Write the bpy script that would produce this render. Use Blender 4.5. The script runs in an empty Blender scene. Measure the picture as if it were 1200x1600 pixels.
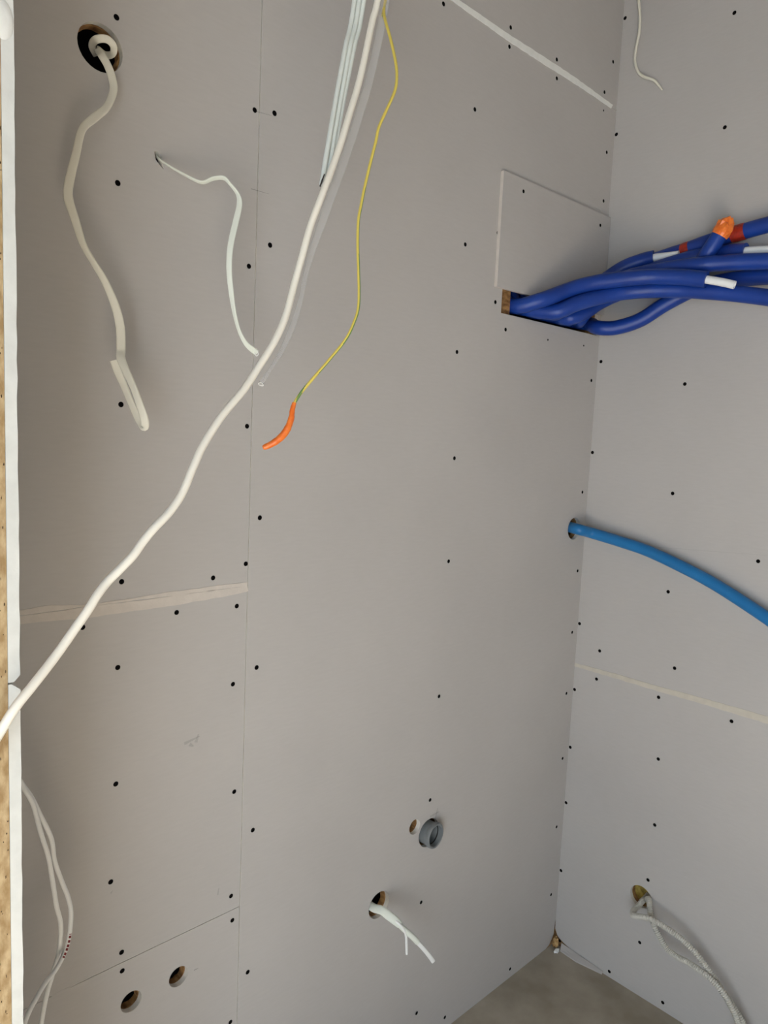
import bpy, bmesh, math, random
from mathutils import Vector, Matrix, noise
from mathutils.geometry import delaunay_2d_cdt
random.seed(7)
V = Vector
sc = bpy.context.scene
COL = sc.collection

# ------------------------------------------------------------------ camera
CAM = V((-2.0423, -1.2191, 1.6860))
YAW, PITCH, ROLL, FPX = math.radians(43.558), math.radians(-6.177), math.radians(2.568), 1135.16
FW = V((math.sin(YAW)*math.cos(PITCH), math.cos(YAW)*math.cos(PITCH), math.sin(PITCH)))
_r = FW.cross(V((0, 0, 1))).normalized(); _u = _r.cross(FW)
RT = _r*math.cos(ROLL) + _u*math.sin(ROLL)
UP = -_r*math.sin(ROLL) + _u*math.cos(ROLL)
cd = bpy.data.cameras.new('camera'); cam = bpy.data.objects.new('camera', cd); COL.objects.link(cam)
cd.sensor_fit = 'VERTICAL'; cd.sensor_height = 36.0; cd.sensor_width = 27.0
cd.lens = FPX/1600*36.0; cd.clip_start = 0.02
cam.matrix_world = Matrix(((RT.x, UP.x, -FW.x, CAM.x), (RT.y, UP.y, -FW.y, CAM.y),
                           (RT.z, UP.z, -FW.z, CAM.z), (0, 0, 0, 1)))
sc.camera = cam

# ------------------------------------------------------------------ light
sc.view_settings.view_transform = 'Standard'; sc.view_settings.look = 'None'
sc.view_settings.gamma = 1.0; sc.view_settings.use_curve_mapping = False
sc.view_settings.exposure = 0.03
w = bpy.data.worlds.new('sky'); sc.world = w; w.use_nodes = True
bg = w.node_tree.nodes['Background']; bg.inputs[0].default_value = (0.62, 0.76, 1.0, 1); bg.inputs[1].default_value = 1.0

def area_light(name, loc, aim, sx, sy, power, col):
    d = bpy.data.lights.new(name, 'AREA'); d.shape = 'RECTANGLE'; d.size = sx; d.size_y = sy
    d.energy = power; d.color = col
    o = bpy.data.objects.new(name, d); COL.objects.link(o); o.location = loc
    o.rotation_euler = (V(aim)-V(loc)).to_track_quat('-Z', 'Y').to_euler()
    return o
# daylight through the door opening in the wall to the left of the camera; the light fills that opening
area_light('door_daylight_offscreen', (-3.38, -2.2, 0.985), (0, -2.2, 0.985), 1.9, 1.93, 62, (0.84, 0.935, 1.0))
# sun falling through the same opening onto the floor
sd = bpy.data.lights.new('sun_offscreen', 'SUN'); sd.energy = 65; sd.angle = math.radians(0.6); sd.color = (1.0, 0.972, 0.94)
so = bpy.data.objects.new('sun_offscreen', sd); COL.objects.link(so)
so.rotation_euler = V((0.66, 0.05, -0.75)).to_track_quat('-Z', 'Y').to_euler(); so.location = (-6, -2, 5)

# ------------------------------------------------------------------ pixel helpers (photo pixel -> point on the surface it touches)
def ray(x, y): return FW + RT*((x-600)/FPX) + UP*((800-y)/FPX)
def on_main(x, y, off=0.0):
    d = ray(x, y); return CAM + d*((-off-CAM.y)/d.y)
def on_right(x, y, off=0.0):
    d = ray(x, y); return CAM + d*((-off-CAM.x)/d.x)
def on_y(x, y, Y):
    d = ray(x, y); return CAM + d*((Y-CAM.y)/d.y)
def dep(x, y, d): return CAM + ray(x, y)*d

# ------------------------------------------------------------------ materials
def srgb(c):
    return tuple(((v/255)/12.92 if v/255 <= .04045 else ((v/255+.055)/1.055)**2.4) for v in c) + (1,)
def mat(name, col, rough=.6, var=.0, vscale=20, col2=None, bump=.0, bscale=80, stretch=(1, 1, 1), spec=.3, trans=0, detail=6, ramp=(.35, .65)):
    m = bpy.data.materials.new(name); m.use_nodes = True
    nt = m.node_tree; b = nt.nodes['Principled BSDF']
    b.inputs['Roughness'].default_value = rough
    b.inputs['Specular IOR Level'].default_value = spec
    c1 = srgb(col); b.inputs['Base Color'].default_value = c1
    if var or col2 or bump:
        tc = nt.nodes.new('ShaderNodeTexCoord'); mp = nt.nodes.new('ShaderNodeMapping')
        mp.inputs['Scale'].default_value = stretch
        nt.links.new(tc.outputs['Object'], mp.inputs['Vector'])
    if var or col2:
        n = nt.nodes.new('ShaderNodeTexNoise'); n.inputs['Scale'].default_value = vscale; n.inputs['Detail'].default_value = detail
        nt.links.new(mp.outputs[0], n.inputs['Vector'])
        cr = nt.nodes.new('ShaderNodeValToRGB')
        c2 = srgb(col2) if col2 else tuple(v*(1-var) for v in c1[:3])+(1,)
        cr.color_ramp.elements[0].position = ramp[0]; cr.color_ramp.elements[1].position = ramp[1]
        cr.color_ramp.elements[0].color = c2; cr.color_ramp.elements[1].color = c1
        nt.links.new(n.outputs['Fac'], cr.inputs[0]); nt.links.new(cr.outputs[0], b.inputs['Base Color'])
    if bump:
        n2 = nt.nodes.new('ShaderNodeTexNoise'); n2.inputs['Scale'].default_value = bscale; n2.inputs['Detail'].default_value = 5
        nt.links.new(mp.outputs[0], n2.inputs['Vector'])
        bp = nt.nodes.new('ShaderNodeBump'); bp.inputs['Strength'].default_value = bump; bp.inputs['Distance'].default_value = .002
        nt.links.new(n2.outputs['Fac'], bp.inputs['Height']); nt.links.new(bp.outputs[0], b.inputs['Normal'])
    if trans: b.inputs['Transmission Weight'].default_value = trans
    return m
def see_through(name, col, amount, rough=.25):
    m = mat(name, col, rough, spec=.6); nt = m.node_tree; b = nt.nodes['Principled BSDF']
    t = nt.nodes.new('ShaderNodeBsdfTransparent'); mx = nt.nodes.new('ShaderNodeMixShader'); mx.inputs[0].default_value = amount
    nt.links.new(t.outputs[0], mx.inputs[1]); nt.links.new(b.outputs[0], mx.inputs[2])
    nt.links.new(mx.outputs[0], nt.nodes['Material Output'].inputs['Surface']); return m
def board_mat(name, col, horizontal=(1, 1, 6)):
    """gypsum fibre board: matte grey face, faint brushed streaks and cloudy tone"""
    m = mat(name, col, .85, spec=.18, bump=.05, bscale=55, stretch=horizontal)
    nt = m.node_tree; b = nt.nodes['Principled BSDF']
    tc = nt.nodes.new('ShaderNodeTexCoord')
    def ns(scale, st, det):
        mp = nt.nodes.new('ShaderNodeMapping'); mp.inputs['Scale'].default_value = st
        nt.links.new(tc.outputs['Object'], mp.inputs['Vector'])
        n = nt.nodes.new('ShaderNodeTexNoise'); n.inputs['Scale'].default_value = scale; n.inputs['Detail'].default_value = det
        nt.links.new(mp.outputs[0], n.inputs['Vector']); return n
    a = ns(2.2, (1, 1, 1), 3); s = ns(30, horizontal, 6)
    mr = nt.nodes.new('ShaderNodeMapRange'); mr.inputs[1].default_value = .3; mr.inputs[2].default_value = .7
    mr.inputs[3].default_value = .96; mr.inputs[4].default_value = 1.04; nt.links.new(a.outputs['Fac'], mr.inputs[0])
    mr2 = nt.nodes.new('ShaderNodeMapRange'); mr2.inputs[1].default_value = .3; mr2.inputs[2].default_value = .7
    mr2.inputs[3].default_value = .982; mr2.inputs[4].default_value = 1.018; nt.links.new(s.outputs['Fac'], mr2.inputs[0])
    mu = nt.nodes.new('ShaderNodeMath'); mu.operation = 'MULTIPLY'
    nt.links.new(mr.outputs[0], mu.inputs[0]); nt.links.new(mr2.outputs[0], mu.inputs[1])
    vm = nt.nodes.new('ShaderNodeVectorMath'); vm.operation = 'SCALE'; vm.inputs[0].default_value = srgb(col)[:3]
    nt.links.new(mu.outputs[0], vm.inputs['Scale']); nt.links.new(vm.outputs[0], b.inputs['Base Color'])
    return m
M = {}
M['board'] = board_mat('gypsum_board', (185, 181, 178))
M['board_r'] = M['board']
M['gypsum'] = mat('gypsum_core', (226, 222, 214), .9, var=.10, vscale=60, bump=.3, bscale=120, spec=.1)
M['gypsum_edge'] = mat('gypsum_edge', (222, 223, 219), .9, var=.10, vscale=35, bump=.3, bscale=90, spec=.1)
M['filler'] = mat('joint_filler', (208, 200, 192), .85, var=.08, vscale=40, bump=.4, bscale=70, spec=.1)
M['filler_white'] = mat('white_filler', (236, 236, 232), .8, var=.06, vscale=40, bump=.4, bscale=70, spec=.15)
M['filler_cream'] = mat('cream_filler', (203, 196, 183), .85, var=.08, vscale=40, bump=.4, bscale=70, spec=.1)
M['osb'] = mat('strand_board', (172, 132, 84), .8, vscale=38, col2=(112, 78, 46), bump=.4, bscale=60, stretch=(1, 1, 2.5))
M['chip'] = mat('chipboard', (198, 174, 136), .9, vscale=110, col2=(160, 132, 92), bump=.9, bscale=130, stretch=(1, 1, .45))
M['speck'] = mat('dark_speck', (62, 46, 30), .9)
M['membrane'] = mat('black_membrane', (16, 17, 20), .35, bump=.5, bscale=40, spec=.5)
M['wool'] = mat('yellow_wool', (186, 164, 84), .95, vscale=60, col2=(128, 108, 52), bump=1, bscale=90)
M['screw'] = mat('phosphated_screw', (9, 8, 8), .9, spec=.05)
M['screw_rim'] = mat('screw_rim', (14, 12, 11), .9, spec=.05)
M['floor'] = mat('screed', (182, 174, 160), .8, vscale=6, col2=(154, 145, 130), bump=.25, bscale=30, spec=.2)
M['paint'] = mat('plain_wall', (150, 144, 136), .9, var=.04, vscale=3)
M['pvc_warm'] = mat('cable_sheath_warm', (250, 245, 233), .42, var=.02, vscale=8, spec=.4)
M['pvc_cool'] = mat('cable_sheath_cool', (232, 238, 234), .4, var=.02, vscale=8, spec=.4)
M['pvc_grey'] = mat('cable_sheath_grey', (226, 222, 208), .5, var=.03, vscale=8, spec=.35)
M['pvc_pale'] = mat('cable_sheath_pale', (226, 230, 220), .45, var=.03, vscale=8, spec=.4)
M['pvc_white'] = mat('cable_sheath_white', (238, 238, 236), .42, var=.02, vscale=8, spec=.4)
M['ink'] = mat('red_print', (120, 40, 44), .6)
M['rubber'] = mat('black_rubber', (34, 33, 32), .7)
M['print'] = mat('dark_grey', (52, 46, 44), .7)  # dark grey for the narrow strip on one thin white cable
M['clear'] = see_through('clear_sleeve', (226, 226, 228), .24, .2)
M['yellow'] = mat('yellow_insulation', (220, 200, 96), .4, spec=.4)
M['green'] = mat('green_insulation', (112, 142, 80), .4, spec=.4)
M['orange'] = mat('orange_tape', (250, 138, 58), .35, vscale=90, col2=(232, 108, 34), bump=.5, bscale=70, spec=.5)
M['red'] = mat('red_tape', (186, 52, 30), .4, vscale=90, col2=(140, 34, 22), bump=.5, bscale=70, spec=.5)
M['blue'] = mat('blue_foam', (21, 62, 150), .42, vscale=14, col2=(18, 54, 136), bump=.25, bscale=90, spec=.45)
M['skyblue'] = mat('light_blue_plastic', (30, 116, 178), .38, vscale=10, col2=(27, 110, 170), spec=.45)
M['pex'] = mat('white_pipe', (240, 242, 242), .35, spec=.5)
M['grey'] = mat('grey_plastic', (120, 124, 126), .45, var=.1, vscale=40, spec=.4)
M['conduit'] = mat('grey_conduit', (196, 193, 184), .5, spec=.35)
M['foam'] = mat('brown_foam', (196, 162, 112), .9, vscale=80, col2=(150, 112, 70), bump=.8, bscale=120)
M['pencil'] = see_through('pencil', (70, 64, 60), .35, .9)
M['smudge'] = see_through('smudge', (84, 78, 76), .16, .9)

# ------------------------------------------------------------------ object helpers
def obj(name, verts, faces, m, parent=None, smooth=False, midx=None):
    me = bpy.data.meshes.new(name); me.from_pydata([tuple(v) for v in verts], [], faces)
    ms = m if isinstance(m, (list, tuple)) else [m]
    for x in ms: me.materials.append(M[x])
    if midx: me.polygons.foreach_set('material_index', midx)
    if smooth: me.polygons.foreach_set('use_smooth', [True]*len(me.polygons))
    me.update()
    o = bpy.data.objects.new(name, me); COL.objects.link(o)
    if parent is not None: attach(o, parent)
    return o
def attach(o, parent):
    o.parent = parent; o.matrix_parent_inverse = Matrix.Translation(parent.location).inverted() if parent.type == 'EMPTY' else Matrix()
def thing(name, label, cat, loc, group=None):
    o = bpy.data.objects.new(name, None); COL.objects.link(o); o.location = loc; o.empty_display_size = .02
    return tag(o, label, cat, group)
def tag(o, label, cat, group=None):
    o['label'] = label; o['category'] = cat
    if group: o['group'] = group
    return o
def struct(o, label=None, cat=None):
    o['kind'] = 'structure'
    if label: o['label'] = label
    if cat: o['category'] = cat
    return o
def inside(p, poly):
    c = False; n = len(poly)
    for i in range(n):
        x1, y1 = poly[i]; x2, y2 = poly[(i+1) % n]
        if (y1 > p[1]) != (y2 > p[1]) and p[0] < (x2-x1)*(p[1]-y1)/(y2-y1)+x1: c = not c
    return c
def plate(name, outer, holes, plane, front, t, m, parent=None, edge=None):
    """flat board with real holes; plane 'm': 2-D is (X,Z), thickness to +Y; plane 'r': 2-D is (Y,Z), thickness to +X; 'e': (X,Z)"""
    pts = []; eds = []
    for lp in [outer]+holes:
        b = len(pts); n = len(lp); pts += [V((p[0], p[1])) for p in lp]
        eds += [(b+i, b+(i+1) % n) for i in range(n)]
    vs, es, fs, *_ = delaunay_2d_cdt(pts, eds, [], 0, 1e-6)
    tri = []
    for f in fs:
        c = sum((vs[i] for i in f), V((0, 0)))/len(f)
        if inside(c, outer) and not any(inside(c, h) for h in holes):
            a = vs[f[1]]-vs[f[0]]; bb = vs[f[2]]-vs[f[0]]
            tri.append(tuple(f) if a.x*bb.y-a.y*bb.x > 0 else tuple(reversed(f)))
    def P(p, d): return V((p.x, front+d, p.y)) if plane != 'r' else V((front+d, p.x, p.y))
    n = len(vs); verts = [P(p, 0) for p in vs]+[P(p, t) for p in vs]
    faces = []; mi = []
    flip = plane == 'r'
    for f in tri:
        a = tuple(reversed(f)) if flip else f
        faces.append(a); mi.append(0); faces.append(tuple(i+n for i in reversed(a))); mi.append(0)
    cnt = {}
    for f in tri:
        for i in range(len(f)):
            e = (f[i], f[(i+1) % len(f)]); cnt[e] = cnt.get(e, 0)+1
    for (a, b) in cnt:
        if (b, a) not in cnt:
            q = (b, a, a+n, b+n)
            faces.append(tuple(reversed(q)) if flip else q); mi.append(1)
    return obj(name, verts, faces, [m, edge or m], parent, midx=mi)
def circle(cx, cz, r, n=28, jag=0, seed=0):
    rd = random.Random(seed); out = []
    for i in range(n):
        a = 2*math.pi*i/n; k = r*(1+(rd.uniform(-jag, jag) if jag else 0)); out.append((cx+k*math.cos(a), cz+k*math.sin(a)))
    return out
def rect(a0, a1, b0, b1): return [(a0, b0), (a1, b0), (a1, b1), (a0, b1)]

def spline(pts, vals, per=8):
    """Catmull-Rom through 3-D points; vals = list of tuples interpolated alongside"""
    n = len(pts); P = []; W = []
    def cr(a, b, c, d, t):
        return b*1.0 + (c-a)*(.5*t) + (a*2-b*5+c*4-d)*(.5*t*t) + (b*3-a-c*3+d)*(.5*t*t*t)
    for i in range(n-1):
        p0 = pts[i-1] if i > 0 else pts[0]*2-pts[1]; p3 = pts[i+2] if i+2 < n else pts[-1]*2-pts[-2]
        k = per
        for j in range(k):
            t = j/k; P.append(cr(p0, pts[i], pts[i+1], p3, t)); W.append(tuple(u*(1-t)+v*t for u, v in zip(vals[i], vals[i+1])))
    P.append(pts[-1].copy()); W.append(tuple(vals[-1])); return P, W
def resample(P, step):
    d = [0]
    for i in range(1, len(P)): d.append(d[-1]+(P[i]-P[i-1]).length)
    n = max(2, int(d[-1]/step)); out = []; j = 0
    for k in range(n+1):
        s = d[-1]*k/n
        while j < len(P)-2 and d[j+1] < s: j += 1
        out.append(P[j].lerp(P[j+1], (s-d[j])/max(1e-9, d[j+1]-d[j])))
    return out
def tangents(P):
    return [(P[min(i+1, len(P)-1)]-P[max(i-1, 0)]).normalized() for i in range(len(P))]
def sweep(name, pts, m, parent=None, rad=None, flat=None, per=8, seg=14, cap=True, pick=None, radf=None, step=None, hollow=None, ref=None):
    """tube along pts. rad: number or list; flat: list of (width, thickness, twist deg) per point (width lies across the view at twist 0)"""
    n = len(pts); pts = [V(p) for p in pts]
    vals = flat if flat else [(r,) for r in (rad if isinstance(rad, (list, tuple)) else [rad]*n)]
    P, W = spline(pts, vals, per)
    if step:
        r0 = W[0]; P = resample(P, step); W = [r0]*len(P)
    T = tangents(P); verts = []; faces = []; mi = []
    prev = None; spin = 0.0
    if ref is not None:      # turn the section so that its seam faces sideways at this point of the run
        k0 = min(range(len(P)), key=lambda k: (P[k]-ref).length); s = None
        for t in T[:k0+1]:
            s = (T[0].cross((P[0]-CAM).normalized()) if s is None else s-t*s.dot(t)).normalized()
        want = T[k0].cross((P[k0]-CAM).normalized()).normalized(); spin = math.atan2(want.dot(T[k0].cross(s)), want.dot(s))
    for i, (p, t) in enumerate(zip(P, T)):
        if flat:
            s = t.cross((p-CAM).normalized())
            if s.length < 1e-4: s = prev
            s.normalize()
            if prev is not None and s.dot(prev) < 0: s = -s
            prev = s; q = t.cross(s)
            wd, th, tw = W[i]; a = math.radians(tw)
            s, q = s*math.cos(a)+q*math.sin(a), q*math.cos(a)-s*math.sin(a)
            for k in range(seg):
                an = 2*math.pi*k/seg; c_, s_ = math.cos(an), math.sin(an)
                c_ = math.copysign(abs(c_)**.6, c_); s_ = math.copysign(abs(s_)**.6, s_)
                verts.append(p+s*(wd/2*c_)+q*(th/2*s_))
        else:
            if prev is None:
                s = t.cross((p-CAM).normalized())
                if s.length < .05: s = t.cross(V((0, 0, 1)))
            else: s = prev-t*prev.dot(t)
            s.normalize(); prev = s; q = t.cross(s)
            r = W[i][0]*(radf(i, p) if radf else 1)
            for k in range(seg):
                an = 2*math.pi*k/seg+spin; verts.append(p+(s*math.cos(an)+q*math.sin(an))*r)
    L = len(P)
    for i in range(L-1):
        for k in range(seg):
            faces.append((i*seg+k, i*seg+(k+1) % seg, (i+1)*seg+(k+1) % seg, (i+1)*seg+k))
            mi.append(pick(i/(L-1), (k+.5)/seg) if pick else 0)
    ms = m if isinstance(m, (list, tuple)) else [m]
    if cap:
        for end in (0, L-1):
            if hollow and end == L-1:
                b = len(verts); c = sum((verts[end*seg+k] for k in range(seg)), V())/seg
                for k in range(seg): verts.append(c.lerp(verts[end*seg+k], hollow))
                for k in range(seg): verts.append(c.lerp(verts[end*seg+k], hollow)-T[end]*.012)
                for k in range(seg):
                    k2 = (k+1) % seg
                    faces.append((end*seg+k, end*seg+k2, b+k2, b+k)); mi.append(0)
                    faces.append((b+k, b+k2, b+seg+k2, b+seg+k)); mi.append(0)
                faces.append(tuple(b+seg+k for k in range(seg))); mi.append(0)
            else:
                f = tuple(end*seg+k for k in range(seg)); faces.append(f[::-1] if end == 0 else f); mi.append(0)
    o = obj(name, verts, faces, m, parent, smooth=True, midx=mi)
    try:
        o.data.set_sharp_from_angle(angle=math.radians(50))
    except Exception: pass
    return o
def separate(curves, radii, rank, clamp=None, moves=None, iters=260, slack=.0008, keep=.97):
    """push swept centre lines apart until the tubes lie side by side; they slide mostly in depth, so their place on the wall stays"""
    import numpy as np
    C = [np.array([tuple(p) for p in c]) for c in curves]; O = [c.copy() for c in C]; R = [np.array(r) for r in radii]
    cam_ = np.array(tuple(CAM)); n = len(C); mv = moves or [1]*n
    for it in range(iters):
        D = [np.zeros_like(c) for c in C]
        for i in range(n):
            for j in range(i+1, n):
                if not (mv[i] or mv[j]): continue
                d = C[i][:, None]-C[j][None]; L = np.sqrt((d*d).sum(2))+1e-9
                ov = R[i][:, None]+R[j][None]-slack-L
                for (A, B, ax_, sg) in ((i, j, 1, 1), (j, i, 0, -1)):
                    if not mv[A]: continue
                    k = ov.argmax(ax_); o = ov.max(ax_); hit = o > 0
                    if not hit.any(): continue
                    idx = np.nonzero(hit)[0]; q = C[B][k[idx]]; p = C[A][idx]
                    vv = p-cam_; vv /= np.linalg.norm(vv, axis=1)[:, None]
                    sep = p-q; sep = sep+vv*((sep*vv).sum(1)[:, None]*.8)+vv*(.010*np.sign(rank[A]-rank[B]))
                    sep /= np.linalg.norm(sep, axis=1)[:, None]+1e-9
                    w_ = .5 if mv[B] else 1.0
                    D[A][idx] += sep*(o[idx]*w_*.6)[:, None]
        for i in range(n):
            if not mv[i]: continue
            e = C[i]+D[i]-O[i]
            for _ in range(2):
                f = e.copy(); f[1:-1] = (e[:-2]+2*e[1:-1]+e[2:])/4; f[0] = (e[0]+e[1])/2; f[-1] = (e[-1]+e[-2])/2; e = f
            vv = O[i]-cam_; vv /= np.linalg.norm(vv, axis=1)[:, None]
            al = (e*vv).sum(1)[:, None]*vv
            C[i] = O[i]+al+(e-al)*keep
            if clamp: C[i] = clamp(C[i], R[i])
    return [[V(p) for p in c] for c in C]
def lathe(name, prof, base, axis, m, parent=None, seg=40, midx=None):
    """prof: list of (distance along axis, radius)"""
    axis = axis.normalized(); s = axis.cross(V((0, 0, 1))).normalized(); q = axis.cross(s); verts = []; faces = []; mi = []
    for (d, r) in prof:
        for k in range(seg):
            a = 2*math.pi*k/seg; verts.append(base+axis*d+(s*math.cos(a)+q*math.sin(a))*r)
    for i in range(len(prof)-1):
        for k in range(seg):
            faces.append((i*seg+k, i*seg+(k+1) % seg, (i+1)*seg+(k+1) % seg, (i+1)*seg+k)); mi.append(midx[i] if midx else 0)
    o = obj(name, verts, faces, m, parent, smooth=True, midx=mi)
    try: o.data.set_sharp_from_angle(angle=math.radians(40))
    except Exception: pass
    return o
def box(name, lo, hi, m, parent=None):
    x0, y0, z0 = lo; x1, y1, z1 = hi
    v = [(x, y, z) for z in (z0, z1) for y in (y0, y1) for x in (x0, x1)]
    f = [(0, 2, 3, 1), (4, 5, 7, 6), (0, 1, 5, 4), (2, 6, 7, 3), (0, 4, 6, 2), (1, 3, 7, 5)]
    return obj(name, v, f, m, parent)

# ------------------------------------------------------------------ setting
CEIL = 3.12; XS = -1.250; ZL1, ZL2, ZT, ZR = 1.367, 0.684, 2.676, 0.967; XP = -1.777; YE = -0.335; TB = .0125
XW, YF = -3.4, -4.5     # far left wall, wall behind the camera
# holes: (pixel, radius)
def hm(x, y, r, n=30): p = on_main(x, y); return (p.x, p.z, r)
H_top = hm(157, 74, .0365); H_low1 = hm(279, 1526, .0205); H_low2 = hm(205, 1565, .0205)
H_small = hm(648, 1292, .0200); H_sock = hm(670, 1301, .0385); H_cable = hm(592, 1414, .0345); H_blue = hm(897, 826, .0345)
pc = on_right(1001, 1401); H_cond = (pc.y, pc.z, .0340)
ps = on_main(247, 246); H_slit = [(ps.x-.007, ps.z+.008), (ps.x-.001, ps.z+.010), (ps.x+.005, ps.z+.002), (ps.x+.009, ps.z-.010), (ps.x+.011, ps.z-.017), (ps.x+.005, ps.z-.013), (ps.x-.004, ps.z-.005)]
OPEN = (-.4925, -.014, 2.013, 2.20)
def hc(h, k=1.0, jag=0, n=28, s=1): return circle(h[0], h[1], h[2]*k, n, jag, s)
# main wall: strand board layer as the root, gypsum boards as its panels
osb_holes = [hc(H_top, .93, .04, 30, 2), hc(H_low1, .96, .10, 26, 3), hc(H_low2, .96, .10, 26, 4), hc(H_small, .95, .16, 22, 5),
             hc(H_sock, .97, .03, 28, 6), hc(H_cable, .92, .05, 28, 7), hc(H_blue, .98, .03, 26, 8), rect(-.440, -.045, 1.985, 2.19), circle(ps.x+.002, ps.z-.002, .014, 14, .1, 9)]
wall_back = struct(plate('wall_back', rect(XP, .0125, -.02, CEIL), osb_holes, 'm', TB+.0005, .015, 'osb'))
wall_back['label'] = 'grey gypsum board wall with screw heads and cable holes'
g = .0011
def mpanel(x0, x1, z0, z1, holes): return plate('panel', rect(x0, x1, z0, z1), holes, 'm', 0, TB, 'board', wall_back, 'gypsum')
pan_A = mpanel(XP, XS-g, ZL1+g, ZT-g, [hc(H_top), H_slit])
pan_B = mpanel(XP, XS-g, ZL2+.0007, ZL1-g, [])
pan_C = mpanel(XP, XS-g, 0, ZL2-.0007, [hc(H_low1), hc(H_low2)])
pan_D = plate('panel', [(XS+g, 0), (-.05, 0), (-.030, .006), (-.016, .020), (-.006, .034), (-.003, .075), (0, .085), (0, ZT-g), (XS+g, ZT-g)], [hc(H_small), hc(H_sock), hc(H_cable), hc(H_blue), rect(*OPEN)], 'm', 0, TB, 'board', wall_back, 'gypsum')
pan_E = mpanel(XS+g, 0, ZT+g, CEIL, [])
pan_F = mpanel(XP, XS-g, ZT+g, CEIL, [])
box('cavity_lining', (XP, .095, 0), (.10, .10, CEIL), 'membrane', wall_back)
box('stud', (-.4925, .030, 0), (-.452, .094, CEIL), 'osb', wall_back)
# right wall
wall_right = struct(plate('wall_right', rect(YF, .094, -.02, CEIL), [hc(H_cond, .98, .02)], 'r', TB+.0005, .015, 'osb'))
wall_right['label'] = 'grey gypsum board side wall with a corrugated conduit hole'
def rpanel(y0, y1, z0, z1, holes): return plate('panel', rect(y0, y1, z0, z1), holes, 'r', 0, TB, 'board_r', wall_right, 'gypsum')
pan_R1 = plate('panel', [(-1.25, 0), (-.165, 0), (-.11, .004), (-.06, .013), (-.028, .022), (-.012, .030), (-.0005, .052), (0, .07), (0, ZR-g), (-1.25, ZR-g)], [hc(H_cond)], 'r', 0, TB, 'board_r', wall_right, 'gypsum')
pan_R2 = rpanel(-1.25, 0, ZR+g, CEIL, [])
pan_R3 = rpanel(YF, -1.252, 0, CEIL, [])
box('insulation', (.031, H_cond[0]-.12, H_cond[1]-.12), (.045, H_cond[0]+.12, H_cond[1]+.12), 'wool', wall_right)
# return wall (partition) at the left, its end faces the camera
wall_left = thing('wall_left', 'short return wall, chipboard faced with white gypsum board', 'wall', (XP-.06, YE/2, 0)); wall_left['kind'] = 'structure'
pj = on_y(28, 1066, YE); pb0 = on_y(12, 900, YE)
XC = XP-.0132
def end_panel(z0, z1, cham_top, cham_bot):
    # gypsum board seen on its cut end; edges of the joint are chamfered
    x0, x1 = XC, XP; ch = .0068
    prof = [(x0, z0), (x1-(ch if cham_bot else 0), z0), (x1, z0+(ch*1.1 if cham_bot else 0)), (x1, z1-(ch*1.2 if cham_top else 0)), (x1-(ch*1.4 if cham_top else 0), z1), (x0, z1)]
    rd = random.Random(int(z0*100)); e = []
    zz = z0+.03
    while zz < z1-.03: e.append((x1+rd.uniform(-.0009, .0002), zz)); zz += .02
    prof = prof[:3]+e+prof[3:]
    return plate('panel', prof, [], 'm', YE, -YE-.0003, 'gypsum_edge', wall_left)
end_panel(0, pj.z-.0012, True, False); end_panel(pj.z+.0012, CEIL, False, True)
chip = box('chipboard', (XC-.022, YE+.0006, 0), (XC-.0004, -.0003, CEIL), 'chip', wall_left)
sv = []; sf = []
rd = random.Random(3)
for i in range(150):        # dark chips in the cut edge
    z = rd.uniform(.45, 2.2); x = rd.uniform(XC-.0205, XC-.0012); hw = rd.uniform(.0003, .0007); hh = rd.uniform(.0004, .0022); b = len(sv)
    sv += [V((x-hw, YE+.0002, z-hh)), V((x+hw, YE+.0002, z-hh*.6)), V((x+hw*.7, YE+.0002, z+hh)), V((x-hw, YE+.0002, z+hh*.5))]; sf.append((b, b+1, b+2, b+3))
    sv += [p+V((0, .0005, 0)) for p in sv[b:b+4]]; sf += [(b+3, b+2, b+6, b+7), (b+1, b, b+4, b+5)]
ch_o = obj('chip_flecks', sv, sf, 'speck', wall_left); ch_o['kind'] = 'stuff'
box('stud', (XC-.10, YE+.001, 0), (XC-.0226, -.0003, CEIL), 'osb', wall_left)
# dab of filler near the top of the board end
pbl = on_y(3, 32, YE); vs = []; fs = []
nn = 20
for j, (rr, dy) in enumerate(((1, 0), (.9, .0012), (.5, .0018), (.01, .002))):
    for k in range(nn):
        a = 2*math.pi*k/nn; vs.append(V((pbl.x+.0115*rr*math.cos(a), YE-dy, pbl.z+.022*rr*math.sin(a)*(1 if math.sin(a) > 0 else .85))))
for j in range(3):
    for k in range(nn): fs.append((j*nn+k, j*nn+(k+1) % nn, (j+1)*nn+(k+1) % nn, (j+1)*nn+k))
obj('filler_dab', vs, fs, 'filler_white', wall_left, smooth=True)
# rest of the room (behind the camera)
fl = struct(box('floor', (XW, YF, -.10), (0.0, 0.0, 0), 'floor')); fl['label'] = 'grey brown screed floor in the corner'
ce = struct(box('ceiling', (XW, YF, CEIL), (0.03, .03, CEIL+.1), 'paint'))
struct(plate('wall_far_left', rect(YF, .03, 0, CEIL), [rect(-3.15, -1.25, .02, 1.95)], 'r', XW-.02, .02, 'paint'))
struct(box('wall_behind_partition', (XW, 0, 0), (XC-.1002, .1, CEIL), 'paint'))
struct(plate('wall_front', rect(XW-.1, .03, 0, CEIL), [], 'm', YF-.02, .02, 'paint'))

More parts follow.
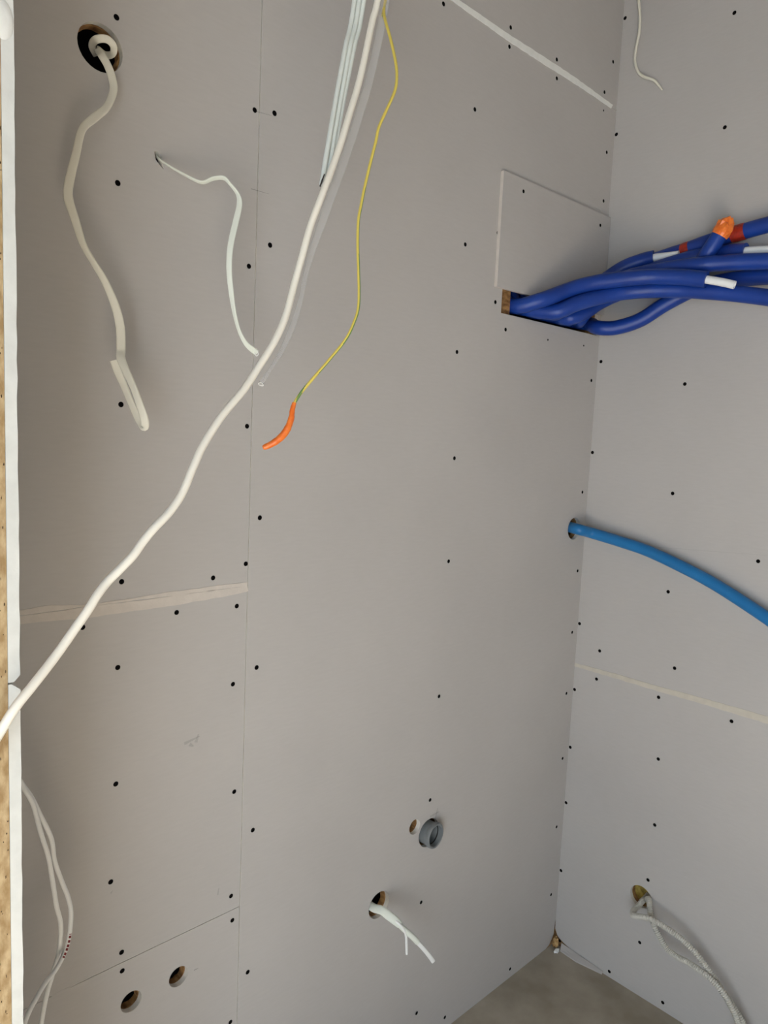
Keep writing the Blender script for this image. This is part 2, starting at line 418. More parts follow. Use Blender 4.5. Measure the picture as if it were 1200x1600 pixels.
# ------------------------------------------------------------------ screws (sub-parts of the panels)
def screw_mesh():
    bm = bmesh.new(); R = .0043; seg = 14; rings = []
    for (r, h) in ((R*1.12, .0000), (R*1.06, .00035), (R*.9, .0004), (R*.35, .00025), (R*.12, .0002)):
        rings.append([bm.verts.new((r*math.cos(2*math.pi*k/seg), r*math.sin(2*math.pi*k/seg), h)) for k in range(seg)])
    for i in range(len(rings)-1):
        for k in range(seg):
            f = bm.faces.new((rings[i][k], rings[i][(k+1) % seg], rings[i+1][(k+1) % seg], rings[i+1][k])); f.material_index = 1 if i == 0 else 0
    bm.faces.new(rings[-1])
    me = bpy.data.meshes.new('screw'); bm.to_mesh(me); bm.free(); me.materials.append(M['screw']); me.materials.append(M['screw_rim']); return me
SM = screw_mesh()
RM = Matrix.Rotation(math.radians(90), 4, 'X')        # +Z -> -Y
RR = Matrix.Rotation(math.radians(-90), 4, 'Y')       # +Z -> -X
def screw(p, par, rot, k=1.0):
    o = bpy.data.objects.new('screw', SM); COL.objects.link(o)
    o.parent = par; o.matrix_local = Matrix.Translation(p) @ rot @ Matrix.Rotation(random.random()*3, 4, 'Z') @ Matrix.Diagonal((k, k, 1, 1))
left_px = [(182,27),(184,286),(189,632),(190,909),(184,1043),(181,1225),(173,1378),(190,1488),(191,1517),(129,980),(276,957),(333,903),(384,881),(370,947),
           (364,1069),(366,1237),(361,1400),(363,1438),(360,1597),(386,666),(389,416),(398,172)]
mid_px = [(429,177),(422,383),(406,809),(401,1043),(395,1297),(387,1519),(742,171),(727,382),(714,550),(710,716),(701,877),(686,1088),(672,1250),(658,1410),
          (651,1583),(796,73),(870,122.5),(943,172.6),(948,238),(943,314),(774,472),(790,515),(856,531),(912,540),(924,594.5),(910,769),(902.5,892),
          (894,988),(885,1083.5),(879,1185),(869.6,1292),(861,1398),(797,1514),(695,1589.6),(778,364)]
top_px = [(693,6),(798,43),(870,93),(944.5,144),(958,96.6)]
right_px = [(975,29),(963,210),(939,565),(1147.5,20),(1132.5,199),(1070,600),(1051,771),(1184.6,877),(1044,924.6),(937,1017),(1054,1044),(932,1061),(1029,1089.5),
            (1143,1127),(896.6,1077),(904,974),(889.6,1167),(884,1254),(873.5,1358.6),(1028.5,1186),(1023,1289),(1012.5,1375),(999.5,1472.6),(874.5,1470),(952,1518),(1035.5,1566.5),(925,707)]
faint = {(943,172.6), (856,531), (912,540)}
for q in left_px:
    p = on_main(*q); screw(p, pan_A if p.z > ZL1 else pan_B if p.z > ZL2 else pan_C, RM, 1.0)
for q in mid_px:
    p = on_main(*q); p.x = min(p.x, -.006); screw(p, pan_E if p.z > ZT else pan_D, RM, .62 if q in faint else 1.05)
for q in top_px:
    p = on_main(*q); screw(p, pan_E if p.z > ZT else pan_D, RM, 1.05)
for q in right_px:
    p = on_right(*q); p.y = min(p.y, -.006); screw(p, pan_R1 if p.z < ZR else pan_R2, RR, 1.1)

# ------------------------------------------------------------------ joint filler (raised strips over the board joints)
def strip(name, top, bot, plane, m, parent, t=.0007):
    n = max(len(top), len(bot)); t2, b2 = [], []
    f = on_main if plane == 'm' else on_right
    def co(p):
        if len(p) == 3: return p[0], p[1]
        q = f(*p); return (q.x, q.z) if plane == 'm' else (q.y, q.z)
    def wig(a):
        out = []
        for i in range(len(a)-1):
            k = max(1, int(math.dist(a[i], a[i+1])/.012))
            for j in range(k):
                s = j/k; out.append((a[i][0]*(1-s)+a[i+1][0]*s, a[i][1]*(1-s)+a[i+1][1]*s+(random.uniform(-.0008, .0008) if j else 0)))
        out.append(a[-1]); return out
    a = wig([co(p) for p in top]); b = wig([co(p) for p in bot])
    return plate(name, a+b[::-1], [], plane, -t, t-.0001, m, parent)
crack = [(32.5,961.7),(134.5,948),(251.6,933),(315,925),(386,915)]
strip('joint_filler', [(-1.775, 1.376, 0),(32.5,953.5),(74,946),(109,945),(134.5,945),(190,937),(252,927),(347,914),(387,909.5)], [(-1.775, 1.3685, 0)]+[(x, y-.8*(1-x/400)) for x, y in crack], 'm', 'filler', wall_back)
strip('joint_filler', [(-1.775, 1.3660, 0)]+[(x, y+1.1*(1-x/400)) for x, y in crack], [(-1.775, 1.351, 0),(32.5,975),(80,970.5),(125,967),(179,959),(252,949),(347,933),(388,924)], 'm', 'filler', wall_back)
strip('joint_filler', [(XS+.003, ZT+.006, 0),(716.5,0),(798.6,56.7),(850,89),(895,119),(957,164)], [(XS+.003, ZT-.006, 0),(704,0),(787,59.5),(849.6,101),(903.5,134.6),(954.5,169.5)], 'm', 'filler_white', wall_back, .0015)
strip('joint_filler', [(897,1035.5),(960,1052),(1025,1071),(1110,1094),(1200,1119.5),(-1.2, ZR+.006, 0)], [(898,1041),(960,1059.5),(1025,1079),(1110,1103.5),(1200,1131),(-1.2, ZR-.007, 0)], 'r', 'filler_cream', wall_right, .0012)
strip('joint_filler', [(80,1556),(120,1535),(140,1526)], [(80,1558),(120,1537.5),(140,1528)], 'm', 'board', wall_back, .0003)
# faint pencil lines and scuffs on the boards
def line(a, b, w_, plane, m, parent):
    f = on_main if plane == 'm' else on_right
    A, B = f(*a), f(*b); d = (B-A).normalized(); nrm = V((0, -1, 0)) if plane == 'm' else V((-1, 0, 0)); s = d.cross(nrm)*w_/2
    o = nrm*.00025
    v = [A-s, B-s*.3, B+s*.3, A+s]; v = v+[p+o for p in v]
    obj('pencil_mark', v, [(4, 5, 6, 7), (0, 1, 5, 4), (1, 2, 6, 5), (2, 3, 7, 6), (3, 0, 4, 7)], m, parent)
line((392,295), (420,303), .0014, 'm', 'pencil', wall_back); line((400,174), (425,181), .0010, 'm', 'pencil', wall_back)
line((288,1162), (312,1150), .006, 'm', 'smudge', wall_back); line((306,1160), (310,1147), .007, 'm', 'smudge', wall_back)
line((296,1163), (302,1166), .008, 'm', 'smudge', wall_back); line((340,1398), (342,1387), .004, 'm', 'smudge', wall_back)
line((303,1516), (310,1512.5), .002, 'm', 'pencil', wall_back); line((1000,853), (1200,868), .0012, 'r', 'smudge', wall_right)
line((672,1276), (686,1268), .006, 'm', 'smudge', wall_back); line((680,1280), (684,1262), .005, 'm', 'smudge', wall_back)
line((173,1396), (176,1391), .003, 'm', 'smudge', wall_back)

# ------------------------------------------------------------------ square offcut screwed above the opening
pt = thing('cover_board', 'square gypsum board offcut screwed above the blue pipes', 'board', (-.27, -.006, 2.07))
TP = .0095; a = on_main(787.5, 266, TP); b = on_main(777.5, 448, TP)
cb = plate('panel', [(a.x, b.z), (-.0015, b.z+.002), (-.0015, a.z+.004), (a.x, a.z)], [], 'm', -TP, TP-.0002, 'board', pt, 'filler')
for q in [(818,299), (938,352)]:
    screw(on_main(*q, TP), cb, RM, 1.0)

# ------------------------------------------------------------------ blue insulated pipes
RB = .0205; RC = .0103
pipes = []
def blue_pipe(label, X, pts, rank, stub=None, tapes=(), z0=2.042):
    P = [V((X, .072, z0+.045)), V((X, .04, z0+.010)), V((X+.002, .002, z0))] + [dep(*q) for q in pts]
    Q, _ = spline(P, [(0,)]*len(P), 10); Q = resample(Q, .007); nb = len(Q); rr = [RB]*nb
    if stub:
        S, _ = spline([dep(*q) for q in stub], [(0,)]*len(stub), 8); S = resample(S, .007)[1:]
        Q = Q+S; rr += [RC]*len(S)
    pipes.append(dict(label=label, Q=Q, r=rr, nb=nb, stub=bool(stub), tapes=tapes, rank=rank))
    return len(pipes)-1
def pipe_room(c, r):
    """stay off the boards, pass through the slot under the cover board"""
    c[:, 0] = np_.minimum(c[:, 0], -(r+.0004))
    slot = c[:, 1] > -(r+.0100)
    ins = c[:, 1] > .030
    lo, hi = 2.013+r, b_cover-r
    z = c[:, 2]; zz = np_.where(slot & ~ins, np_.clip(z, lo, np_.maximum(hi, lo)), z)
    zz = np_.where(ins, np_.clip(zz, 2.016+r, 2.188-r), zz); c[:, 2] = zz
    c[:, 0] = np_.where(c[:, 1] > -.012, np_.clip(c[:, 0], -.440+r, -.045-r), c[:, 0])
    c[:, 1] = np_.minimum(c[:, 1], .0945-r); return c
import numpy as np_
b_cover = b.z
blue_pipe('blue insulated pipe in front, short white core below its neighbours', -.417, rank=0, pts=
          [(850,468,1.945),(885,455,1.965),(925,444,1.970),(1000,434,1.950),(1060,433,1.905),(1104,437,1.865)], stub=[(1104,437,1.865),(1128,441,1.845),(1148,445.5,1.828)])
blue_pipe('lowest blue insulated pipe running along the side wall', -.368, rank=1, pts=
          [(868,487,1.975),(900,474,1.985),(950,460,1.980),(1000,454,1.960),(1060,453,1.920),(1100,455,1.885),(1150,459,1.845),(1200,465,1.800),(1260,474,1.74)])
blue_pipe('blue insulated pipe resting on the front pipe, running on unbroken', -.318, rank=2, pts=
          [(880,478,2.00),(925,455,2.020),(985,432,2.010),(1025,424,1.985),(1062,417.5,1.950),(1125,411,1.895),(1200,408,1.825),(1260,406,1.77)])
blue_pipe('blue insulated pipe with white core ending beside red tape', -.170, rank=5, pts=
          [(896,486,2.065),(930,450,2.085),(970,421,2.060),(1000,409,2.040),(1022,404,2.020)], stub=[(1022,403.5,2.020),(1042,401,2.000),(1061,398.5,1.980)])
blue_pipe('blue insulated pipe with two red tape bands', -.120, rank=7, pts=
          [(908,494,2.095),(938,462,2.115),(990,420,2.085),(1045,399,2.020),(1072,391,1.985),(1100,380.5,1.955),(1150,365,1.905),(1200,351,1.850),(1250,338,1.80)],
          tapes=[('red', [(1066,393,1.992),(1073,391,1.985),(1081,388,1.976)]), ('red', [(1140,368,1.915),(1152,364,1.903),(1167,360,1.887)])])
blue_pipe('blue insulated pipe with white core reaching past the others', -.269, rank=3, pts=
          [(880,486,2.025),(925,463,2.06),(1000,428,2.060),(1060,409,1.990),(1110,398,1.925),(1140,394,1.885),(1165,392.5,1.855)], stub=[(1165,392,1.855),(1185,391,1.838),(1206,390,1.82)])
p7 = blue_pipe('stubby blue insulated pipe capped with crumpled orange tape', -.219, rank=4, pts=
          [(892,494,2.045),(940,470,2.075),(1010,442,2.055),(1064,430,1.985),(1091,415,1.945),(1109,391,1.915),(1128,362,1.895)])
blue_pipe('blue insulated pipe bowing below the bundle', -.069, rank=6, pts=
          [(934,512,2.112),(962,512,2.092),(1000,500,2.065),(1040,475,2.030),(1090,450,1.985),(1140,438,1.925),(1200,432,1.862),(1250,428,1.815)])
sep_ = separate([p['Q'] for p in pipes], [p['r'] for p in pipes], [p['rank'] for p in pipes], clamp=pipe_room, iters=320, slack=.0012)
def pix(p):
    d = p-CAM; w_ = d.dot(FW); return 600+FPX*d.dot(RT)/w_, 800-FPX*d.dot(UP)/w_
for p, Q in zip(pipes, sep_):
    p['Q'] = Q
    root = thing('insulated_pipe', p['label'], 'pipe', (Q[9].x, 0, Q[9].z), 'blue insulated pipes'); p['root'] = root
    sweep('insulation', Q[:p['nb']], 'blue', root, rad=RB, per=2, seg=20, hollow=.58 if p['stub'] else None)
    if p['stub']: sweep('inner_pipe', Q[p['nb']-3:], 'pex', root, rad=RC, per=3, seg=16, hollow=.72)
    for (m, q) in p['tapes']:
        seg_ = [v for v in Q if q[0][0] <= pix(v)[0] <= q[-1][0]]
        sweep('tape', seg_, m, root, rad=[RB*1.02]+[RB*1.06]*(len(seg_)-2)+[RB*1.03], per=4, seg=18)
p7q = pipes[p7]['Q']; cc = p7q[-1]+(p7q[-1]-p7q[-3]).normalized()*.008; ax = (p7q[-1]-p7q[-5]).normalized(); p7 = pipes[p7]['root']
# crumpled tape cap
s0 = ax.cross(FW).normalized(); q0 = ax.cross(s0); vs = []; fs = []; rd = random.Random(11); seg = 18
for j, (d, r, nz) in enumerate(((-.020, 1.03, .03), (-.012, 1.10, .08), (.0, 1.16, .18), (.010, 1.05, .28), (.020, .75, .35), (.028, .35, .4), (.030, .05, 0))):
    for k in range(seg):
        a = 2*math.pi*k/seg; rr = RB*r*(1+rd.uniform(-nz, nz)*.6); vs.append(cc+ax*(d+rd.uniform(-nz, nz)*.012)+(s0*math.cos(a)+q0*math.sin(a))*rr)
for j in range(6):
    for k in range(seg): fs.append((j*seg+k, j*seg+(k+1) % seg, (j+1)*seg+(k+1) % seg, (j+1)*seg+k))
obj('tape', vs, fs, 'orange', p7)
# loose tail of the orange tape
ta = cc-ax*.010-RT*.018-FW*.018; tv = [ta, ta+RT*.016+UP*.004, ta+RT*.010-UP*.012+FW*.004, ta-RT*.004-UP*.008]
obj('tape', tv+[p+FW*.0012 for p in tv], [(3, 2, 1, 0), (4, 5, 6, 7), (0, 1, 5, 4), (1, 2, 6, 5), (2, 3, 7, 6), (3, 0, 4, 7)], 'orange', p7)

# ------------------------------------------------------------------ light blue pipe
hb = V((H_blue[0], 0, H_blue[1]))
lb = thing('light_blue_pipe', 'light blue plastic pipe arching out of a round hole', 'pipe', hb)
def rp(x, y, o): return on_right(x, y, o)
sweep('pipe', [hb+V((.0, .085, .004)), hb+V((.004, .03, .003)), on_main(903, 827, .03), rp(925,833,.045), rp(965,845,.034), rp(1010,860,.030), rp(1060,883,.029), rp(1110,909,.030), rp(1155,937,.032), rp(1200,967,.036), rp(1260,1010,.045), rp(1330,1066,.05)],
      'skyblue', lb, rad=.0168, per=8, seg=22)

# ------------------------------------------------------------------ corrugated conduits
def ribbed(i, p): return 1.10 if i % 4 in (0, 1) else .88
hcp = V((.0, H_cond[0], H_cond[1]))
conds = []
def conduit(label, pts):
    Q, _ = spline([V(p) for p in pts], [(0,)]*len(pts), 8); Q = resample(Q, .005); k = next((i for i, p in enumerate(Q) if p.z < .010), len(Q)); conds.append((label, Q[:k]))
def cond_room(c, r):
    dy, dz = c[:, 1]-hcp.y, c[:, 2]-hcp.z; rr = np_.sqrt(dy*dy+dz*dz)+1e-9; k = np_.minimum(1, .0245/rr)
    ins = c[:, 0] > -.004
    c[:, 1] = np_.where(ins, hcp.y+dy*k, c[:, 1]); c[:, 2] = np_.where(ins, hcp.z+dz*k, c[:, 2])
    c[:, 0] = np_.where(ins & (c[:, 0] < .006), c[:, 0], np_.where(ins, np_.minimum(c[:, 0], .0295), np_.minimum(c[:, 0], -.0045)))
    c[:, 2] = np_.maximum(c[:, 2], .0088); return c
conduit('grey corrugated conduit bending sharply below its wall hole',
        [hcp+V((.029, -.016, .006)), hcp+V((.008, -.012, -.004)), rp(1004,1408,.014), rp(997,1416,.032), rp(990,1423,.050), rp(989,1430,.066), rp(1000,1432,.074), rp(1014,1435,.074), rp(1030,1443,.070), rp(1060,1463,.068), rp(1085,1487,.066), rp(1105,1513,.064),
         rp(1126,1543,.062), rp(1148,1576,.060), rp(1166,1610,.058), rp(1190,1680,.05), rp(1210,1760,.04)])
conduit('grey corrugated conduit hanging in a lower slack bend',
        [hcp+V((.029, -.024, .002)), hcp+V((.008, -.024, -.002)), rp(1015,1406,.016), rp(1016,1424,.038), rp(1022,1446,.050), rp(1032,1466,.052), rp(1042,1482,.054), rp(1056,1494,.060), rp(1074,1503,.068), rp(1092,1515,.074), rp(1110,1529,.080),
         rp(1128,1549,.082), rp(1142,1572,.080), rp(1154,1600,.076), rp(1172,1670,.06), rp(1190,1750,.05)])

for (lab, _), Q in zip(conds, separate([q for _, q in conds], [[.0086]*len(q) for _, q in conds], [1, 0], clamp=cond_room, iters=200)):
    r = thing('corrugated_conduit', lab, 'conduit', hcp, 'corrugated conduits by the floor')
    sweep('tube', Q, 'conduit', r, rad=.0078, per=4, seg=14, radf=ribbed, step=.0013)

# ------------------------------------------------------------------ thin cable at the top of the right wall
pk = rp(1000, 20, .006)
tc_ = sweep('thin_cable', [V((-.010, rp(996,-40,.010).y, CEIL-.0005)), rp(997,-20,.010), rp(1000,25,.010), rp(999,50,.010), rp(994,75,.011), rp(992,95,.013), rp(997,112,.015), rp(1006,120,.016), rp(1021,125,.014), rp(1029,133,.008), rp(1035,141,.002)],
      'pvc_grey', rad=[.0040]*9+[.0034, .0022], per=8, seg=12)
tag(tc_, 'thin whitish cable hanging down the upper side wall', 'cable')

# ------------------------------------------------------------------ grey drain socket
sb = V((H_sock[0], 0, H_sock[1])); ax = V((.10, -1, .0))
dr = thing('drain_socket', 'grey plastic drain pipe stub poking out of the wall', 'pipe', sb)
lathe('pipe', [(-.088, .0305), (-.002, .0305), (.010, .0305), (.012, .0330), (.017, .0338), (.0225, .0338), (.0245, .0325), (.0250, .0300), (.0235, .0278), (.012, .0268), (-.03, .0262), (-.085, .0262), (-.085, .001)], sb, ax, 'grey', dr)
lathe('seal_ring', [(.012, .0270), (.011, .0258), (.009, .0258), (.008, .0270)], sb, ax, 'rubber', dr)

# ------------------------------------------------------------------ cable with stripped end (low hole)
cbp = V((H_cable[0], 0, H_cable[1]))
lc = thing('stripped_cable', 'thick white cable with stripped ends poking from low hole', 'cable', cbp)
def mp_(x, y, o): return on_main(x, y, o)
sweep('sheath', [cbp+V((-.03, .08, .02)), cbp+V((-.018, .03, .0)), mp_(585,1419,.006), mp_(596,1422,.030), mp_(607,1430,.050), mp_(617,1438,.066), mp_(625,1445.5,.078)],
      ['pvc_pale'], lc, flat=[(.020, .020, 0)]*4+[(.0215, .018, 0), (.0205, .014, 0), (.0165, .009, 0)], per=8, seg=20, hollow=.82)
sweep('inner_sheath', [mp_(616,1437,.062), mp_(626,1447,.078), mp_(637,1457,.090), mp_(646,1465,.098), mp_(652.5,1472,.103)], ['pvc_pale'], lc, rad=[.0058, .0064, .0070, .0072, .0070], per=8, seg=16, hollow=.8)
sweep('core', [mp_(647,1466,.098), mp_(653,1473,.103), mp_(663,1484,.110), mp_(671,1494,.115), mp_(677,1502.5,.118)], 'pvc_white', lc, flat=[(.0106, .006, 0)]*5, per=6, seg=14)
sweep('thin_wire', [mp_(616,1437,.066), mp_(624,1444,.080), mp_(630.5,1452,.088), mp_(634,1461,.090), mp_(635,1475,.091), mp_(635.5,1491,.092)], ['pvc_white'], lc, rad=.0031, per=8, seg=12, hollow=.5)

# ------------------------------------------------------------------ flat sheath from the top-left hole, ending in a loop
hp = V((H_top[0], 0, H_top[1])); fc = thing('flat_cable', 'flat whitish cable out of round hole, folded into loop at end', 'cable', hp)
W0 = .0135; TH = .0042
pts = [(mp_(150,86,-.055), (.011, TH, 0)), (mp_(144,72,-.03), (.0115, TH, 0)), (mp_(150,62,.004), (.0115, TH, 0)), (mp_(166,61,.016), (.0115, TH, 0)), (mp_(177,71,.016), (.011, TH, 0)), (mp_(176,84,.004), (.010, TH, 0)),
       (mp_(164,86,-.010), (.011, TH, 0)), (mp_(153,78,-.006), (.0115, TH, 10)), (mp_(158,85,.018), (.012, TH, 0)), (mp_(168,102,.026), (.012, TH, 0)), (mp_(175,122,.030), (.0125, TH, 0)), (mp_(177,143,.034), (.012, TH, 10)), (mp_(166,168,.040), (.012, TH, 20)),
       (mp_(146,185,.046), (.013, TH, 10)), (mp_(128,203,.050), (.0115, TH, 20)), (mp_(119,240,.052), (.012, TH, 10)), (mp_(108,285,.054), (.0135, TH, 0)), (mp_(107,310,.056), (.0135, TH, 0)), (mp_(118,345,.058), (.0125, TH, 15)), (mp_(130,382,.060), (.011, TH, 30)),
       (mp_(146,410,.062), (.0110, TH, 40)), (mp_(164,440,.064), (.0115, TH, 20)), (mp_(180,478,.066), (.013, TH, 10)), (mp_(188,512,.068), (.0138, TH, 0)), (mp_(189,545,.072), (.0138, TH, 0)), (mp_(189,560,.080), (.0138, TH, 5)), (mp_(197,580,.092), (.0130, TH, 25)),
       (mp_(209,606,.104), (.0125, TH, 40)), (mp_(219,634,.112), (.0128, TH, 35)), (mp_(226,656,.115), (.0130, TH, 20)), (mp_(225.5,667.5,.108), (.0125, TH, 5)), (mp_(218,658,.092), (.0120, TH, -20)), (mp_(206,632,.078), (.0125, TH, -40)), (mp_(194,603,.068), (.0135, TH, -40)), (mp_(184,580,.063), (.0135, TH, -25)), (mp_(177.5,563,.062), (.0125, TH, -10))]
sweep('sheath', [p for p, _ in pts], ['pvc_grey'], fc, flat=[q for _, q in pts], per=7, seg=16, hollow=.8)

# ------------------------------------------------------------------ narrow flat cable from the slit
nc = thing('narrow_flat_cable', 'narrow flat cable hanging from a slit in the board', 'cable', on_main(247, 248))
t2 = .0030
pts = [(mp_(244,243,-.012), (.007, t2, 70)), (mp_(249,249,.006), (.007, t2, 75)), (mp_(265,260,.022), (.008, t2, 78)), (mp_(290,274,.034), (.009, t2, 70)), (mp_(315,285,.042), (.010, t2, 60)), (mp_(333,279,.050), (.010, t2, 50)), (mp_(349,278,.056), (.010, t2, 50)),
       (mp_(359,287,.060), (.0095, t2, 65)), (mp_(371,303,.064), (.010, t2, 55)), (mp_(374,320,.068), (.0105, t2, 25)), (mp_(368,348,.070), (.0108, t2, 10)), (mp_(360,385,.072), (.0108, t2, 15)), (mp_(358,420,.072), (.0105, t2, 20)), (mp_(361,455,.070), (.0100, t2, 30)),
       (mp_(366,488,.068), (.009, t2, 45)), (mp_(373,515,.066), (.009, t2, 55)), (mp_(383,535,.064), (.010, t2, 40)), (mp_(393,545,.062), (.0112, .0035, 20)), (mp_(401,551,.061), (.0112, .0055, 10))]
sweep('sheath', [p for p, _ in pts], ['pvc_pale'], nc, flat=[q for _, q in pts], per=8, seg=16, hollow=.75)

# ------------------------------------------------------------------ long white cable crossing the niche
mc_px = [(590,0,1.250),(582,32,1.245),(563,120,1.225),(545.5,180,1.205),(527,240,1.185),(503,305,1.160),(486,350,1.150),(472,400,1.140),(459,447,1.130),(446,495,1.115),(428,535,1.100),(403,575,1.080),(380,610,1.060),(348,648,1.035),(318,695,1.010),(302,730,.995),(284,772,.98),
         (264,801,.965),(241,825,.95),(223,847,.94),(208,868,.93),(188,889,.92),(168,909,.91),(154,927,.90),(139,951,.89),(121,977,.88),(87,1025,.86),(53,1069,.838),(25,1104,.823),(0,1144,.815),(-40,1210,.80),(-110,1320,.80)]
mt = dep(590, 0, 1.25)
mcp = [V((mt.x+.13, mt.y+.03, CEIL-.001)), V((mt.x+.095, mt.y+.02, mt.z+.45)), V((mt.x+.045, mt.y+.008, mt.z+.2))]+[dep(*q) for q in mc_px]
mcab = sweep('power_cable', mcp, 'pvc_warm', rad=.0056, per=7, seg=18); tag(mcab, 'long cream white cable running diagonally across the niche', 'cable')

# three thin white cables beside it
wcs = [resample(spline([V(p) for p in mcp], [(0,)]*len(mcp), 6)[0], .006)]
for i, (x0, x1, y1, d1) in enumerate(((554, 502.5, 288, 1.172), (561.5, 508.5, 296, 1.184), (568.5, 513.5, 284, 1.194))):
    d0 = 1.262+.004*i; A = dep(x0, 0, d0); P = [V((A.x+.10+.008*i, A.y+.03, CEIL-.001)), V((A.x+.06, A.y+.018, A.z+.38)), A]
    for t in (.25, .5, .75, .92, 1):
        x = x0+(x1-x0)*t; y = y1*t; bow = 4*(t-t*t)*1.5
        P.append(dep(x-bow, y, d0+(d1-d0)*t))
    wcs.append(resample(spline(P, [(0,)]*len(P), 8)[0], .006))
wcs = separate(wcs, [[.0056]*len(wcs[0])]+[[.0041]*len(q) for q in wcs[1:]], [0, 1, 2, 3], moves=[0, 1, 1, 1], iters=160, slack=.0003)
for i, P in enumerate(wcs[1:]):
    P[0].z = CEIL-.0005
    o = sweep('white_cable', P, 'pvc_cool', rad=.0041, per=2, seg=14, hollow=.6)
    if i == 0: sweep('dark_mark', [dep(507, 272, 1.163), dep(503.5, 282, 1.1605), dep(500, 291.5, 1.160)], 'print', o, flat=[(.0016, .001, 0), (.0028, .001, 0), (.0022, .001, 0)], per=5, seg=10)  # narrow dark strip laid on the sheath near the cable end
    tag(o, ('thin bluish white cable with a dark mark near its end', 'thin bluish white cable hanging between two others like it', 'thin bluish white cable closest against the long cream cable')[i], 'cable', 'thin white cables hanging together')

# clear empty sleeve behind the long cable
sl_px = [(603,-4,1.285),(592,58,1.278),(577,125,1.262),(558,190,1.244),(540,245,1.226),(521,297,1.205),(504,345,1.190),(489,388,1.180),(477,432,1.172),(468,475,1.165),(456,512,1.155),(440,548,1.140),(424,574,1.128),(408,599,1.118)]
A = dep(603, -4, 1.285); P = [V((A.x+.13, A.y+.03, CEIL-.001)), V((A.x+.08, A.y+.02, A.z+.38))]+[dep(*q) for q in sl_px]
F_ = [(.0150, .0076, 0)]*4+[(.0145, .005, 0)]+[(.014, .003, 0)]*3+[(.013, .003, 0), (.011, .003, 10), (.009, .003, 30), (.009, .003, 20), (.010, .003, 10), (.009, .003, 35), (.0065, .003, 50), (.0075, .005, 20)]
slP = list(P); slv = sweep('clear_sleeve', P, 'clear', flat=F_, per=7, seg=14, cap=False); tag(slv, 'clear empty cable sleeve hanging behind the cream cable', 'sleeve')
# bright rims of the cut ends
def rim(c, corners, r, m, parent):
    q = [dep(x, y, c) for x, y in corners]; q.append(q[0]); sweep('cut_rim', q, m, parent, rad=r, per=5, seg=8)
rim(1.116, [(403.5,599.5),(408,597.5),(411.5,602.5),(406,602)], .0006, 'pvc_white', slv)
eN = (mp_(401,551,.061)-CAM).dot(FW)-.004
rim(eN, [(397,545),(401,545.5),(403.5,553),(401.5,556),(399,554)], .0008, 'pvc_white', nc)

# ------------------------------------------------------------------ yellow and green earth wire
yg = [(596,5,1.287),(601,28,1.275),(610,60,1.265),(618,96,1.258),(620,120,1.254),(617,142,1.250),(604,172,1.246),(592,199,1.244),(587,222,1.242),(578,258,1.240),(570,292,1.238),(564,322,1.236),(560,345,1.235),(559,380,1.234),(560,415,1.233),(561,455,1.232),(560,480,1.231),(555,499,1.230),(541,529,1.228),(513,564,1.225),(492,588,1.222),(471,613,1.220),(459,632,1.218),(455,648,1.217)]
P = [slP[0], slP[1], slP[2], dep(600, 13, 1.281)]+[dep(*q) for q in yg[1:]]
ew = thing('earth_wire', 'yellow and green wire with orange taped tip', 'wire', P[0])
def stripe(t, a):
    t = max(0, (t-.42)/.58); ph = .02 if t < .30 else .02+.03*math.sin(t*9)
    if t > .78: ph += (t-.78)*7.5
    elif t < .25: ph += .10*(.25-t)/.25
    return 1 if ((a+ph+.18) % 1.0) < .37 else 0
sweep('insulation', P, ['yellow', 'green'], ew, rad=.0026, per=8, seg=20, pick=stripe, ref=dep(570, 292, 1.238))
tp = [(460,629,1.218),(457,640,1.218),(456,649,1.217),(455.5,652,1.217),(453,661,1.217),(449,670,1.216),(443,679,1.216),(434,687.5,1.215),(424,694,1.215),(415,698,1.214),(411,699.5,1.214)]
sweep('tape', [dep(*q) for q in tp], 'orange', ew, rad=[.0032, .0046, .0043, .0052, .0055, .0059, .0062, .0060, .0054, .0047, .0036], per=6, seg=16, radf=lambda i, p: 1+.10*noise.noise(p*260)+.05*noise.noise(p*700))

# ------------------------------------------------------------------ pair of cables behind the return wall
bows = []
def pair(name, label, px, ink):
    P = [mp_(-18, 1150, .150+(0 if ink else .008)), mp_(6, 1186, .142+(0 if ink else .008)), mp_(24, 1209, px[0][2]+.006)]+[mp_(x, y, o) for x, y, o in px]
    bows.append((name, label, ink, resample(spline(P, [(0,)]*len(P), 8)[0], .005)))
pair('bowed_cable', 'white cable with red print bowing out from the return wall',
     [(37,1229,.125),(49,1246,.120),(63,1274,.112),(80,1310,.105),(85,1344,.100),(96,1376,.100),(107,1404,.104),(111,1432,.110),(105,1477,.122),(89,1512,.135),(70,1537,.148),(56,1561,.16),(45,1582,.17),(37,1606,.175),(30,1660,.18),(30,1740,.18)], True)
pair('bowed_cable', 'plain white cable bowing less, nearest the return wall',
     [(37,1231,.138),(52,1258,.128),(63,1299,.118),(75,1337,.112),(82,1376,.110),(88,1414,.112),(95,1446,.112),(92,1488,.116),(82,1523,.122),(73,1554,.13),(65,1597,.14),(58,1660,.145),(54,1740,.15)], False)

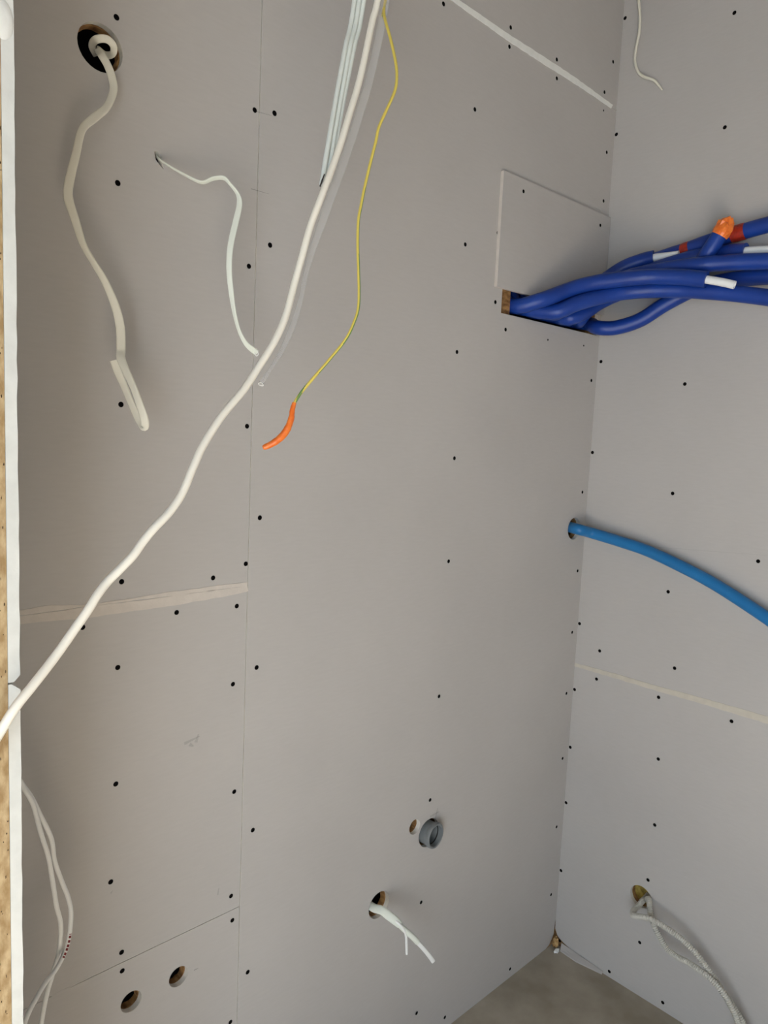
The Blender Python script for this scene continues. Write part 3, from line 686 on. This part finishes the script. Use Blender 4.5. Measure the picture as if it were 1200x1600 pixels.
def bow_room(c, r): c[:, 0] = np_.maximum(c[:, 0], XP+.0038); return c
for (name, label, ink, _), P in zip(bows, separate([b_[3] for b_ in bows], [[.0036]*len(b_[3]) for b_ in bows], [1, 0], clamp=bow_room, iters=160, slack=.0003)):
    root = thing(name, label, 'cable', P[-1])
    def red_print(t, a, ink=ink):
        f = t*(len(P)-1); k = min(int(f), len(P)-2); y = pix(P[k].lerp(P[k+1], f-k))[1]
        return 1 if ink and 1458 < y < 1496 and .12 < (a % 1) < .30 and int(y/2.2) % 3 else 0
    sweep('sheath', P, ['pvc_white', 'ink'], root, rad=.0036, per=4, seg=16, pick=red_print)

# ------------------------------------------------------------------ rubble in the bottom corner
def lump(name, c, sx, sy, sz, m, seed, parent=None, n=10):
    rd = random.Random(seed); vs = []; fs = []
    for j in range(1, 6):
        ph = math.pi*j/6
        for k in range(n):
            a = 2*math.pi*k/n; q = 1+rd.uniform(-.25, .25)
            vs.append(c+V((sx*math.sin(ph)*math.cos(a)*q, sy*math.sin(ph)*math.sin(a)*q, sz*math.cos(ph)*q)))
    for j in range(4):
        for k in range(n): fs.append((j*n+k, (j+1)*n+k, (j+1)*n+(k+1) % n, j*n+(k+1) % n))
    fs.append(tuple(range(n))); fs.append(tuple(range(4*n, 5*n))[::-1])
    return obj(name, vs, fs, m, parent)
o = lump('foam_scrap', V((-.015, -.015, .0175)), .011, .011, .017, 'foam', 2); tag(o, 'crumb of brown foam wedged in the wall corner', 'foam')
o = lump('gypsum_chip', V((-.034, -.032, .005)), .013, .007, .0055, 'pex', 5); tag(o, 'small white gypsum chip lying in the corner', 'chip')
# loose sliver leaning at the foot of the side wall
a1, a2, a3 = V((-.012, -.030, .0)), V((-.022, -.085, .0)), V((-.010, -.175, .0))
vv = [V((-.004, -.030, .014)), V((-.004, -.10, .010)), V((-.003, -.185, .004)), V((-.010, -.185, .001)), V((-.026, -.10, .001)), V((-.022, -.038, .001))]
vv2 = [p+V((.0015, 0, .003)) for p in vv]
ff = [(0, 1, 4, 5), (1, 2, 3, 4), (11, 10, 7, 6), (10, 9, 8, 7)]+[(i, (i+1) % 6+6-6, (i+1) % 6+6, i+6) for i in range(6)]
sl = obj('board_sliver', vv+vv2, ff, 'board_r'); tag(sl, 'broken grey board sliver leaning against the side wall foot', 'sliver')
bpy.context.view_layer.update()
